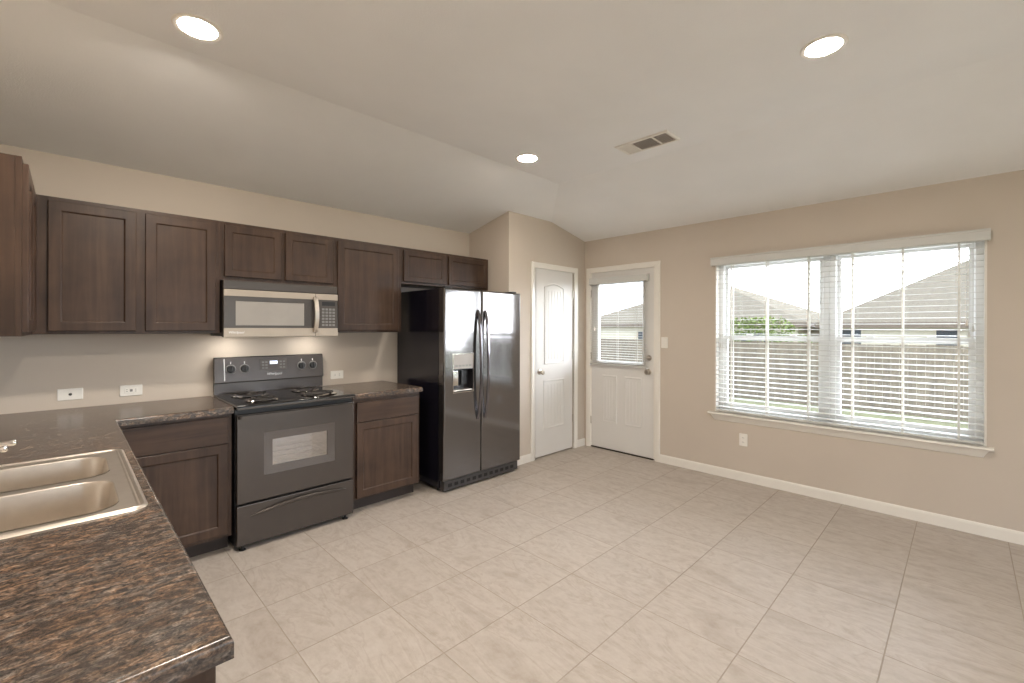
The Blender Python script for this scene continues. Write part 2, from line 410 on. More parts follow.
# ---------------------------------------------------------------- doors
CAS = [(0, 0), (0, .011), (.008, .016), (.030, .014), (.050, .011), (.058, .008), (.062, 0)]
def casing(f, u0, u1, v1, parent, jamb):
    """three-sided casing, outer edges u0,u1,v1"""
    m = MB(f)
    rows = []
    for i, d in CAS: rows.append([(u0+i, 0, d), (u0+i, v1-i, d), (u1-i, v1-i, d), (u1-i, 0, d)])
    L = [[m.v(p) for p in r] for r in rows]
    for a, b_ in zip(L, L[1:]+[L[0]]):
        for k in range(3): m.bm.faces.new((a[k], a[k+1], b_[k+1], b_[k]))
    m.bm.faces.new([r[0] for r in L]); m.bm.faces.new([r[3] for r in L])
    m.build('casing', WHITE, parent)
    m = MB(f); iu0, iu1, iv = jamb
    for (a, c) in ((iu0, iu0+.012), (iu1-.012, iu1)): m.box(a, c, 0, iv, -.10, 0)
    m.box(iu0+.012, iu1-.012, iv-.010, iv, -.10, 0)
    m.build('jamb', WHITE, parent)
def knob(f, u, v, d, parent, sgn=1):
    k = MB(f).lathe([(.032, 0), (.032, .004), (.028, .007), (.012, .009), (.011, .026), (.020, .032), (.026, .042), (.027, .052), (.022, .060), (.008, .063)], (u, v, d)).build('knob', NICKEL, parent); return k
def hinge(f, u, v, parent):
    MB(f).box(u-.005, u+.005, v-.045, v+.045, -.004, .006, .002).build('hinge', NICKEL, parent)

d1 = sempty('door_1', (3.14, -P, 0)); fp = NEGY(-P)
casing(fp, 2.745, 3.550, 2.118, d1, (2.806, 3.486, 2.078))
PD = -.006
sl = MB(fp).box(2.821, 3.470, .014, 2.066, -.041, PD, .002).build('slab', DOORW, d1)
def arch(u0, u1, v0, v1, rise, n=12):
    pts = [(u0, v0), (u1, v0)]
    for k in range(n+1):
        t = k/n; pts.append((u1+(u0-u1)*t, v1+rise*math.sin(PI*t)))
    return pts
def moulded(f, poly, d, parent, beads, name='panel', span=None):
    m = MB(f); pr = [(0, -.003), (.004, .006), (.012, .008), (.022, .003), (.028, .0015), (.045, .006)]
    m.loops([[(u, v, d+h) for u, v in offset(poly, i)] for i, h in pr], False, True)
    u0, u1, v0, v1 = span
    for k in range(beads):
        u = u0+.045+(u1-u0-.09)*(k+.5)/beads
        m.box(u-.0035, u+.0035, v0+.052, v1-.052, d+.004, d+.0085, .002, 1)
    m.build(name, DOORW, parent)
moulded(fp, arch(2.965, 3.308, 1.012, 1.868, .045), PD, d1, 5, span=(2.965, 3.308, 1.012, 1.878))
moulded(fp, rectp(2.955, 3.312, .298, .840), PD, d1, 5, span=(2.955, 3.312, .298, .840))
knob(fp, 2.890, .937, PD, d1)
for z in (1.80, 1.10, .36): hinge(fp, 3.4665, z, d1)

d2 = sempty('door_2', (W, -1.128, 0)); fx = NEGX(W)
casing(fx, -1.603, -.659, 2.126, d2, (-1.540, -.716, 2.078))
BDD = -.008
m = MB(fx); m.plate(rectp(-1.5275, -.7285, .016, 2.066), [rectp(-1.405, -.815, 1.02, 1.93)], -.048, BDD, .002); m.build('slab', DOORW, d2)
MB(fx).rect(-1.42, -.80, 1.005, 1.945, [(0, BDD), (.004, BDD+.010), (.020, BDD+.008), (.026, BDD), (.026, BDD-.03), (0, BDD-.02)]).build('lite_frame', DOORW, d2)
MB(fx).box(-1.405, -.815, 1.02, 1.93, -.032, -.028).build('pane', GLASS, d2)
for (a, c) in ((-1.075, -.880), (-1.386, -1.172)):
    moulded(fx, rectp(a, c, .318, .868), BDD, d2, 3, span=(a, c, .318, .868))
knob(fx, -1.466, .942, BDD, d2)
MB(fx).lathe([(.030, 0), (.030, .006), (.026, .014), (.012, .016), (.010, .024), (.004, .026)], (-1.470, 1.092, BDD)).build('deadbolt', NICKEL, d2)
for z in (1.82, 1.08, .32): hinge(fx, -.7235, z, d2)
MB(fx).box(-1.54, -.716, .002, .014, -.14, 0.0).build('threshold', KICK, d2)

# ---------------------------------------------------------------- window
w1 = sempty('window_1', (W, -3.07, .604))
fo = lambda u, v, d: (W+d, u, v)
m = MB(fo); yL, yR, zB, zT = WIN
m.rect(yL, yR, zB, zT, [(0, .002), (0, .15), (.012, .15), (.012, .002)]); m.build('jamb_liner', WHITE, w1)
for (a, c) in ((yL+.012, -3.071), (-3.069, yR-.012)):
    fr = MB(fo).rect(a, c, zB+.012, zT-.012, [(0, .07), (0, .14), (.050, .14), (.050, .10), (.042, .07)]).build('window_frame', VINYL, w1)
    MB(fo).rect(a+.045, c-.045, 1.300, zT-.055, [(0, .105), (0, .135), (.030, .135), (.030, .105)]).build('upper_sash', VINYL, fr)
    MB(fo).rect(a+.040, c-.040, zB+.052, 1.345, [(0, .078), (0, .106), (.036, .106), (.036, .078)]).build('lower_sash', VINYL, fr)
    MB(fo).box(a+.07, c-.07, 1.325, zT-.08, .118, .122).build('upper_pane', GLASS, fr)
    MB(fo).box(a+.07, c-.07, zB+.085, 1.315, .090, .094).build('lower_pane', GLASS, fr)
    for q in (.3, .7): MB(fo).box(a+(c-a)*q-.025, a+(c-a)*q+.025, 1.345, 1.357, .08, .10, .003).build('sash_lock', VINYL, fr)
m = MB(fx)
m.loops([[(u, z, d) for d, z in ((-.06, .590), (.046, .590), (.052, .596), (.052, .604), (.046, .610), (-.06, .610))] for u in (-4.005, -2.114)]); m.build('window_stool', WHITE, w1)
m = MB(fx)
m.loops([[(-3.985+.0, .590, 0), (-3.985, .590, .034), (-3.955, .540, .012), (-3.955, .532, 0)], [(-2.134, .590, 0), (-2.134, .590, .034), (-2.164, .540, .012), (-2.164, .532, 0)]]); m.build('window_apron', WHITE, w1)

# ================================================================ CEILING FITTINGS
def can_light(x, y, label, lens=LENS):
    t = thing('recessed_light', label, 'ceiling light', (x, y, HF), 'recessed ceiling lights')
    MB(lambda u, v, d: (u, v, HF-d)).lathe([(.070, 0), (.094, 0), (.094, .003), (.088, .007), (.074, .006), (.070, .002)], (x, y, 0), 40).build('trim_ring', WHITE, t)
    MB(lambda u, v, d: (u, v, HF-d)).lathe([(.0700, .0005), (.0700, .003), (.05, .005), (.02, .0055)], (x, y, 0), 40).build('lens', lens, t)
can_light(-.34, -1.49, 'lit recessed ceiling light above the kitchen sink side, nearest the upper left corner')
can_light(1.76, -3.40, 'lit recessed ceiling light in the open room nearest the large window', LENSR)
can_light(1.785, -1.475, 'smallest lit recessed ceiling light near the pantry wall, beside the air vent', LENSR)
can_light(-.34, -3.40, 'lit recessed ceiling light directly overhead beside the peninsula end, above the picture')

t = thing('ceiling_vent', 'white rectangular air vent register set in the flat ceiling', 'vent', (2.175, -2.272, HF))
fd = lambda u, v, d: (u, v, HF-d)
MB(fd).rect(2.075, 2.275, -2.475, -2.07, [(0, 0), (0, .004), (.006, .010), (.022, .010), (.022, 0)]).build('frame', WHITE, t)
MB(fd).box(2.097, 2.253, -2.453, -2.092, .0005, .002).build('backing', VENTD, t)
for n_, (a, c, ang) in enumerate(((-2.452, -2.352, 40), (-2.345, -2.190, -40), (-2.183, -2.093, -40))):
    m = MB(fd)
    if n_ < 2:
        k = int((c-a)/.016)
        for i in range(k):
            q = a+(c-a)*(i+.5)/k
            m.loops([[(u, q-.004, .0085), (u, q-.003, .0085), (u, q+.004, .0025), (u, q+.003, .0025)] for u in (2.099, 2.251)])
    else:
        for i in range(9):
            q = 2.099+.152*(i+.5)/9
            m.loops([[(q-.007, v, .003), (q-.006, v, .0025), (q+.008, v, .008), (q+.007, v, .0085)] for v in (a, c)])
    m.build('louvers', WHITE, t)
for q in (-2.3485, -2.1865): MB(fd).box(2.097, 2.253, q-.004, q+.004, .002, .0095).build('divider', WHITE, t)

# ================================================================ CABINETS
def cab_door(f, u0, u1, v0, v1, d0, parent, name='door', rail=.058, mat=None):
    o = MB(f).rect(u0, u1, v0, v1, [(0, d0), (0, d0+.016), (.003, d0+.019), (rail-.010, d0+.019), (rail-.004, d0+.015), (rail, d0+.010), (rail, d0)]).build(name, mat or WOOD, parent)
    MB(f).box(u0+rail-.001, u1-rail+.001, v0+rail-.001, v1-rail+.001, d0+.003, d0+.0105).build('panel', mat or WOOD, o)
    return o
def carcass(f, u0, u1, v0, v1, depth, parent, opens):
    """box with a face frame; opens: rectangles of the frame openings; d=0 is the frame's front"""
    m = MB(f)
    m.plate(rectp(u0, u1, v0, v1), [rectp(*o) for o in opens], -.019, 0, .001)
    m.build('face_frame', WOOD, parent)
    m = MB(f); w = .014; e = .0005
    m.box(u0+e, u0+w, v0+e, v1-e, -depth, -.0195); m.box(u1-w, u1-e, v0+e, v1-e, -depth, -.0195)
    m.box(u0+w, u1-w, v0+e, v0+w, -depth, -.0195); m.box(u0+w, u1-w, v1-w, v1-e, -depth, -.0195)
    m.box(u0+w, u1-w, v0+w, v1-w, -depth, -depth+.008)
    m.build('body', WOOD, parent)
YU = -.312
fu = NEGY(YU)
def upper(label, u0, u1, v0, v1, doors, name='wall_cabinet'):
    t = thing(name, label, 'cabinet', ((u0+u1)/2, -.15, v0), 'dark wall cabinets')
    carcass(fu, u0, u1, v0, v1, .31, t, [(a+.018, c-.018, p+.018, q-.018) for a, c, p, q in doors])
    for a, c, p, q in doors: cab_door(fu, a, c, p, q, .0005, t, rail=.058 if q-p > .5 else .052)
    return t
upper('dark brown two-door wall cabinet left of the microwave, its tall doors above the outlets', -.8825, -.0125, 1.372, 2.134, [(-.822, -.449, 1.390, 2.110), (-.406, -.037, 1.390, 2.110)])
upper('short dark brown two-door wall cabinet directly above the microwave', -.0115, .7665, 1.735, 2.134, [(.012, .372, 1.760, 2.110), (.400, .752, 1.760, 2.110)])
upper('dark brown single-door wall cabinet between the microwave and the refrigerator', .7675, 1.377, 1.372, 2.134, [(.793, 1.342, 1.390, 2.108)])
upper('short dark brown two-door wall cabinet high above the refrigerator', 1.378, 2.4165, 1.808, 2.134, [(1.396, 1.858, 1.830, 2.110), (1.893, 2.399, 1.830, 2.110)])
# cabinet run on the left wall
t = thing('wall_cabinet', 'dark wall cabinet on the left wall, its side panel cut by the picture edge', 'cabinet', (-1.05, -.6, 1.372), 'dark wall cabinets')
fl = POSX(-.8835)
carcass(fl, -1.056, -.0015, 1.372, 2.134, .325, t, [(-1.02, -.71, 1.41, 2.09), (-.67, -.36, 1.41, 2.09)])
cab_door(fl, -1.038, -.700, 1.390, 2.110, .0005, t); cab_door(fl, -.676, -.340, 1.390, 2.110, .0005, t)

YBASE = -.611
fb = NEGY(YBASE)
def base(label, u0, u1, drawer, door, name='base_cabinet'):
    t = thing(name, label, 'cabinet', ((u0+u1)/2, -.3, 0), 'dark base cabinets')
    carcass(fb, u0, u1, .102, .8755, .605, t, [(door[0]+.018, door[1]-.018, .14, .68), (drawer[0]+.018, drawer[1]-.018, .71, .84)])
    MB(fb).box(drawer[0], drawer[1], drawer[2], drawer[3], .0005, .0195, .003).build('drawer_front', WOODH, t)
    cab_door(fb, *door, .0005, t, rail=.060)
    MB(fb).box(u0+.001, u1-.001, 0, .1015, -.60, -.085).build('toe_kick', KICK, t)
    return t
base('dark base cabinet in the corner between the sink counter and the black range', -.556, -.0085, (-.545, -.030, .690, .853), (-.545, -.030, .124, .684))
base('dark base cabinet between the black range and the refrigerator', .7745, 1.374, (.812, 1.350, .694, .842), (.812, 1.350, .116, .684))
# peninsula cabinets under the sink counter
FXP = -.586
fpn = POSX(FXP)
def pen(label, v0, v1, doors, sink=False):
    t = thing('base_cabinet', label, 'cabinet', (-.9, (v0+v1)/2, 0), 'dark base cabinets')
    m = MB(fpn); m.plate(rectp(v0, v1, .102, .8755), [(rectp(a+.018, c-.018, .14, .68)) for a, c in doors]+[(rectp(a+.018, c-.018, .71, .84)) for a, c in doors], -.019, 0, .001); m.build('face_frame', WOOD, t)
    m = MB(fpn); w = .014; D = .60
    m.box(v0+.0005, v0+w, .102, .875, -D, -.0195); m.box(v1-w, v1-.0005, .102, .875, -D, -.0195); m.box(v0+w, v1-w, .102, .116, -D, -.0195); m.box(v0+w, v1-w, .116, .875, -D, -D+.008)
    m.build('body', WOOD, t)
    for a, c in doors:
        MB(fpn).box(a, c, .694, .853, .0005, .0195, .003).build('drawer_front', WOODH, t)
        cab_door(fpn, a, c, .124, .684, .0005, t)
    MB(fpn).box(v0+.001, v1-.001, 0, .1015, -.58, -.075).build('toe_kick', KICK, t)
    return t
pen('dark base cabinet under the stainless sink, hidden below the counter', -2.36, -1.35, [(-2.34, -1.87), (-1.84, -1.37)], True)
t = pen('dark base cabinet at the open end of the sink counter, lowest in the picture', -2.992, -2.361, [(-2.972, -2.381)])
MB(NEGY(-2.9925)).rect(-1.19, -.5865, .102, .8755, [(0, 0), (0, .007), (.055, .007), (.058, .004), (.058, 0)]).build('end_panel_frame', WOOD, t)
pen('blind corner base cabinet beside the sink cabinet, hidden below the counter', -1.349, -.62, [(-1.33, -.70)])

# ---------------------------------------------------------------- countertops
t = thing('countertop', 'long brown granite-look countertop around the sink, ending in the near left corner', 'countertop', (-.88, -1.5, .876))
outer = [(XL+.001, -3.032), (-.554, -3.032), (-.554, -.650), (-.006, -.650), (-.006, -.001), (XL+.001, -.001)]
ins = [1, 1, 1, 0, 0, 0]
SK = (-1.145, -.598, -2.262, -1.460)     # cutout
MB(UPZ(0)).plate(outer, [rrect(*SK, .03)], .876, .914, .014, ins, 5).build('slab', GRAN, t)
t = thing('countertop', 'short brown granite-look countertop between the range and the refrigerator', 'countertop', (1.08, -.33, .876))
MB(UPZ(0)).plate([(.772, -.648), (1.384, -.648), (1.384, -.001), (.772, -.001)], [], .876, .914, .014, [1, 1, 0, 0], 5).build('slab', GRAN, t)

# ---------------------------------------------------------------- sink and faucet
t = thing('kitchen_sink', 'stainless steel double-bowl drop-in sink set in the granite-look counter', 'sink', (-.87, -1.86, .9145))
SKO = (-1.165, -.584, -2.279, -1.443)
bowls = [rrect(-1.02, -.640, -1.842, -1.522, .075, 8), rrect(-1.02, -.640, -2.232, -1.894, .075, 8)]
m = MB(UPZ(0)); oc = rrect(*SKO, .035)
m.loops([[(u, v, z) for u, v in offset(oc, i)] for i, z in ((.0, .9146), (.003, .919), (.008, .9215), (.012, .9205), (.016, .9175), (.020, .9185), (.0245, .9165))], False, False)
m.loops([[(u, v, z) for u, v in offset(oc, i)] for i, z in ((.0, .9146), (.020, .9146), (.0245, .9165))], False, False)
ring = offset(oc, .0245)
mm = MB(UPZ(0)); mm.plate(ring, bowls, .9146, .9166, 0)
m._join(mm.bm, IDN); m.build('deck', STEEL, t)
for bw in bowls:
    cu = sum(p[0] for p in bw)/len(bw); cv = sum(p[1] for p in bw)/len(bw)
    pr = [(0, .9185), (.003, .9165), (.006, .905), (.012, .85), (.020, .78), (.030, .757), (.050, .748)]
    m = MB(UPZ(0)); lo = [[(u, v, z) for u, v in offset(bw, i)] for i, z in pr]
    lo.append([(cu+.045*math.cos(2*PI*k/len(bw)+.4), cv+.045*math.sin(2*PI*k/len(bw)+.4), .744) for k in range(len(bw))])
    m.loops(lo, False, False); bo = m.build('bowl', STEEL, t)
    bo['note'] = ''; del bo['note']
    MB(UPZ(0)).lathe([(.052, .7445), (.050, .748), (.040, .747), (.034, .741), (.012, .740), (.010, .746), (.003, .747)], (cu, cv, 0)).build('drain', CHROME, bo)
t = thing('kitchen_faucet', 'chrome faucet spout tip reaching over the sink at the left picture edge', 'faucet', (-1.09, -1.85, .917))
m = MB(UPZ(0)); m.plate(rrect(-1.125, -1.05, -1.97, -1.73, .035), [], .9168, .927, .006); m.build('base_plate', CHROME, t)
MB(UPZ(0)).lathe([(.026, .927), (.026, .985), (.022, 1.0), (.010, 1.006)], (-1.09, -1.85, 0)).build('body', CHROME, t)
MB().tube([(-1.09, -1.85, .995), (-1.087, -1.85, 1.03), (-1.06, -1.85, 1.054), (-1.0, -1.85, 1.060), (-.92, -1.85, 1.063), (-.872, -1.85, 1.064), (-.862, -1.85, 1.064), (-.856, -1.85, 1.064), (-.853, -1.85, 1.064)], [.013, .012, .0095, .0075, .007, .0085, .0095, .0075, .003], 14).build('spout', CHROME, t)
MB().lathe([(.006, 1.040), (.0085, 1.043), (.0095, 1.048), (.0085, 1.0545), (.006, 1.057)], (-.880, -1.85, 0), 18).build('aerator', CHROME, t)
MB(UPZ(0)).tube([(-1.09, -1.85, 1.004), (-1.09, -1.85, 1.02), (-1.13, -1.87, 1.05)], [.012, .009, .007], 12).build('handle', CHROME, t)

# ================================================================ RANGE
t = thing('electric_range', 'black freestanding electric coil range between the two base cabinets', 'range', (.386, -.34, 0)); RX0, RX1 = .003, .768
m = MB(); fr_ = NEGY(0)
# hollow body: sides, back, base, oven box
m = MB(UPZ(0))
m.box(RX0, RX0+.02, -.635, -.025, .03, .895); m.box(RX1-.02, RX1, -.635, -.025, .03, .895)
m.box(RX0+.02, RX1-.02, -.045, -.025, .03, .895); m.box(RX0+.02, RX1-.02, -.635, -.045, .03, .05)
m.box(RX0+.02, RX1-.02, -.635, -.045, .285, .30); m.box(RX0+.02, RX1-.02, -.635, -.045, .86, .895)
m.build('body', RANGE_S, t)
m = MB(UPZ(0)); e = .001
m.box(.085, .09, -.62, -.10, .35, .82); m.box(.68, .685, -.62, -.10, .35, .82); m.box(.085, .685, -.105, -.10, .35, .82); m.box(.09, .68, -.62, -.105, .35, .355); m.box(.09, .68, -.62, -.105, .815, .82)
cav = m.build('oven_cavity', OVENI, t)
for z in (.505, .665):
    m = MB()
    for k in range(4): m.tube([(.092, -.60+.14*k, z), (.678, -.60+.14*k, z)], .004, 8)
    for k in range(14): m.tube([(.11+.042*k, -.60, z+.003), (.11+.042*k, -.15, z+.003)], .002, 6)
    m.build('oven_rack', CHROME, t)
ol = bpy.data.lights.new('oven_fill_light', 'POINT'); ol.energy = 0.15; ol.color = (1, .86, .72); ol.shadow_soft_size = .03  # point light added inside the oven to make the racks visible
olo = bpy.data.objects.new('oven_fill_light', ol); COL.objects.link(olo); olo.location = (.386, -.25, .77)
ctop = MB(UPZ(0)).plate(rectp(RX0-.001, RX1+.001, -.690, -.062), [], .8955, .922, .012, [1, 1, 0, 1]).build('cooktop', COOK, t)
MB(NEGY(-.6905)).box(RX0+.004, RX1-.004, .897, .909, 0, .004, .0015).build('front_trim', RANGE_F, ctop)
for (x, y, R) in ((.195, -.515, .075), (.195, -.235, .095), (.575, -.515, .095), (.575, -.235, .075)):
    br = MB(UPZ(0)).lathe([(R*.35, .9215), (R+.022, .9225), (R+.026, .926), (R+.020, .929), (R+.010, .9255), (R*.5, .9235), (R*.36, .923)], (x, y, 0), 36).build('drip_pan', CHROME, t)
    pts = []
    turns = 4 if R > .08 else 3
    for k in range(turns*24+1):
        a = 2*PI*k/24; r_ = .018+(R-.018)*k/(turns*24); pts.append((x+r_*math.cos(a), y+r_*math.sin(a), .937))
    pts += [(x+R*.98, y+.02, .935), (x+R*.99, y+.05, .930)]
    MB().tube(pts, .0042, 7).build('burner_coil', COIL, br)
# backguard: sloped control panel over a lower skirt
prof = [(-.018, .9225), (-.018, 1.192), (-.045, 1.192), (-.052, 1.186), (-.070, 1.012), (-.066, 1.004), (-.050, 1.000), (-.052, .9225)]
bgo = MB().loops([[(x, y, z) for y, z in prof] for x in (.008, .785)]).build('backguard', RANGE_F, t)
def bgf(u, v, d):
    # point on the slanted panel, u = x, v = z, d = out of the panel
    q = (v-1.012)/(1.186-1.012); y = -.070+q*(.018)
    return (u, y-d, v+d*.1)
for x in (.110, .200, .611, .699):
    k = MB(bgf).lathe([(.034, 0), (.034, .003), (.031, .005)], (x, 1.104, .0005), 28).build('knob_dial', KEYS, bgo)
    MB(bgf).lathe([(.027, .0055), (.027, .010), (.023, .024), (.012, .025)], (x, 1.104, 0), 28).build('knob', BLACKP, bgo)
    MB(bgf).box(x-.005, x+.005, 1.080, 1.128, .022, .034, .003).build('knob_grip', BLACKP, bgo)
    MB(bgf).box(x-.003, x+.003, 1.141, 1.158, .0003, .0012).build('tick_mark', LOGO, bgo)
MB(bgf).box(.305, .498, 1.084, 1.166, .0003, .0015).build('display_panel', MW_D, bgo)
MB(bgf).box(.375, .430, 1.128, 1.152, .0015, .0025).build('clock_display', DISP, bgo)
for u in (.318, .342, .445, .469):
    for j in range(3): MB(bgf).box(u, u+.017, 1.094+.022*j, 1.106+.022*j, .0015, .0022).build('button', KEYS, bgo)
text_part('logo', 'Whirlpool', .026, bgf, .405, 1.052, .001, LOGO, bgo, .2)
MB(bgf).box(.066, .072, 1.02, 1.18, .0003, .0016).build('edge_strip', LOGO, bgo)
# oven door and drawer
YD = -.641
fdn = NEGY(YD)
od = MB(fdn).plate(rectp(RX0+.004, RX1-.002, .300, .862), [rectp(.160, .626, .455, .732)], 0, .031, .006).build('oven_door', RANGE_F, t)
MB(fdn).rect(.1605, .6255, .4555, .7315, [(0, .012), (0, .030), (.052, .027), (.052, .012)]).build('window_border', OVENB, od)
MB(fdn).box(.2125, .5735, .5075, .6795, .018, .022).build('window_pane', OVENG, od)
hp = [(.012, .846, .030), (.014, .846, .046), (.030, .846, .056), (.386, .846, .060), (.740, .846, .056), (.756, .846, .046), (.758, .846, .030)]
m = MB(fdn)
m.loops([[(u, v-.012, d-.008), (u, v+.012, d-.008), (u, v+.010, d+.004), (u, v-.010, d+.004)] for u, v, d in hp]); m.build('handle', RANGE_F, od)
dr = MB(fdn).box(RX0+.004, RX1-.002, .036, .288, 0, .031, .006).build('storage_drawer', RANGE_F, t)
hpts = []
for k in range(13):
    q = k/12; hpts.append((.080+.625*q, .212+.034*math.sin(PI*q)+.020*q, .029+.016*math.sin(PI*q)**.6))
MB(fdn).tube(hpts, [.004+.010*math.sin(PI*k/12)**.5 for k in range(13)], 10).build('handle', RANGE_F, dr)
for (x, y) in ((.045, -.640), (.715, -.640), (.045, -.08), (.715, -.08)):
    MB(UPZ(0)).lathe([(.020, 0), (.020, .006), (.010, .009), (.009, .0305)], (x, y, 0), 16).build('foot', RUBBER, t)

# ================================================================ MICROWAVE
t = thing('microwave', 'over-the-range microwave with stainless bands hung below the short cabinet', 'microwave', (.38, -.2, 1.35))
MX0, MX1 = -.008, .762
MB(UPZ(0)).box(MX0+.002, MX1-.002, -.360, -.002, 1.352, 1.733, .003).build('body', RANGE_S, t)
fm = NEGY(-.3605)
MB(fm).box(MX0, MX1, 1.672, 1.731, 0, .032, .004).build('vent_grille', MW_D, t)
md = MB(fm).plate(rectp(MX0, .590, 1.346, 1.670), [rectp(.062, .512, 1.425, 1.592)], 0, .037, .003).build('door', MW_D, t)
MB(fm).box(MX0, .590, 1.624, 1.669, .0372, .041, .0015).build('upper_band', MWST, md)
MB(fm).box(MX0, .590, 1.347, 1.408, .0372, .041, .0015).build('lower_band', MWST, md)
MB(fm).box(.0625, .5115, 1.4255, 1.5915, .028, .035, .002).build('window', MW_GL, md)
text_part('logo', 'Whirlpool', .022, fm, .065, 1.378, .0412, LOGO, md, .2)
hp = [(.588, 1.645-.27*k/14, .040+.040*math.sin(PI*k/14)**.7) for k in range(15)]
m = MB(fm); m.loops([[(u-.017, v, d-.004), (u+.017, v, d-.004), (u+.014, v, d+.006), (u-.014, v, d+.006)] for u, v, d in hp]); m.build('handle', STEEL, md)
cp = MB(fm).box(.592, MX1, 1.346, 1.670, 0, .037, .003).build('control_panel', MW_D, t)
MB(fm).box(.592, MX1, 1.624, 1.669, .0372, .041, .0015).build('upper_band', MWST, cp)
MB(fm).box(.592, MX1, 1.347, 1.408, .0372, .041, .0015).build('lower_band', MWST, cp)
for i in range(4):
    for j in range(6): MB(fm).box(.640+.027*i, .660+.027*i, 1.424+.024*j, 1.440+.024*j, .037, .0378).build('button', KEYS, cp)
MB(fm).box(.640, .742, 1.580, 1.610, .037, .038).build('display', BLACKP, cp)
MB(UPZ(0)).box(.20, .56, -.33, -.10, 1.346, 1.352).build('grease_filter', BLACKP, t)
for x in (.10, .66): MB(UPZ(0)).box(x-.035, x+.035, -.20, -.13, 1.3475, 1.3515, .001).build('cooktop_lamp', HOODL, t)

# ================================================================ REFRIGERATOR
t = thing('refrigerator', 'glossy black side-by-side refrigerator with ice dispenser beside the pantry wall', 'refrigerator', (1.975, -.4, 0))
FX0, FX1, FY, FZ = 1.512, 2.440, -.773, 1.752
MB(UPZ(0)).box(FX0+.002, FX1-.031, -.692, -.015, .035, 1.750, .004).build('body', FR_S, t)
ff = NEGY(-.700)
def fdoor(name, u0, u1, holes):
    m = MB(ff); m.plate(rectp(u0, u1, .108, FZ), holes, 0, -FY-.700, .016, None, 5); return m.build(name, FR_F, t)
DH = rectp(1.610, 1.832, .858, 1.053)
fz = fdoor('freezer_door', FX0, 1.927, [DH])
ffd = fdoor('fridge_door', 1.935, FX1, [])
MB(ff).box(FX0+.005, FX1-.005, .112, 1.745, -.0075, -.0005).build('gasket', RUBBER, t)
m = MB(ff); m.box(1.612, 1.830, .860, 1.051, .001, .004); m.build('dispenser_back', FR_D, fz)
m = MB(ff); m.rect(1.6105, 1.8315, .8585, 1.0525, [(0, .004), (0, .072), (.003, .072), (.003, .004)]); m.build('dispenser_recess', FR_D, fz)
MB(ff).rect(1.602, 1.840, .846, 1.192, [(0, .073), (.002, .0765), (.007, .0765), (.009, .073)]).build('dispenser_trim', CHROME, fz)
MB(ff).box(1.612, 1.830, 1.056, 1.182, .073, .0755, .001).build('dispenser_panel', MW_GL, fz)
for i in range(5): MB(ff).box(1.630+.038*i, 1.655+.038*i, 1.075, 1.090, .0755, .0764).build('dispenser_button', KEYS, fz)
MB(ff).box(1.625, 1.70, .905, 1.035, .012, .030, .006).build('ice_paddle', CHROME, fz)
MB(ff).box(1.735, 1.80, .905, 1.035, .012, .024, .006).build('water_paddle', BLACKP, fz)
MB(ff).box(1.616, 1.826, .862, .870, .006, .070, .002).build('drip_tray', STEEL, fz)
for u, dn, par in ((1.885, -1, fz), (1.972, 1, ffd)):
    pts = []
    for k in range(17):
        q = k/16; pts.append((u, 1.575-q*.985, .073+.052*math.sin(PI*q)**.55))
    m = MB(ff)
    m.loops([[(a-.013, v, d-.008), (a+.013, v, d-.008), (a+.013, v, d+.004), (a+.007, v, d+.010), (a-.007, v, d+.010), (a-.013, v, d+.004)] for a, v, d in pts]); m.build('handle', HANDLE, par)
MB(ff).plate(rectp(FX0+.02, FX1-.02, .02, .100), [], -.02, .052, .006).build('toe_grille', GRILLE, t)
for k in range(12): MB(ff).box(FX0+.06+.068*k, FX0+.10+.068*k, .045, .075, .052, .055, .001, 1).build('grille_slot', RUBBER, t)
for x in (FX0+.05, FX1-.08): MB(UPZ(0)).lathe([(.022, 0), (.022, .018), (.012, .020), (.012, .036)], (x, -.64, 0), 16).build('foot', RUBBER, t)
for x in (FX0+.05, FX1-.08):
    MB(UPZ(0)).lathe([(.022, 0), (.022, .018), (.012, .020), (.012, .036)], (x, -.12, 0), 16).build('foot', RUBBER, t)
    MB(UPZ(0)).box(x-.03, x+.03, -.76, -.62, 1.7525, 1.766, .004).build('hinge_cover', BLACKP, t)

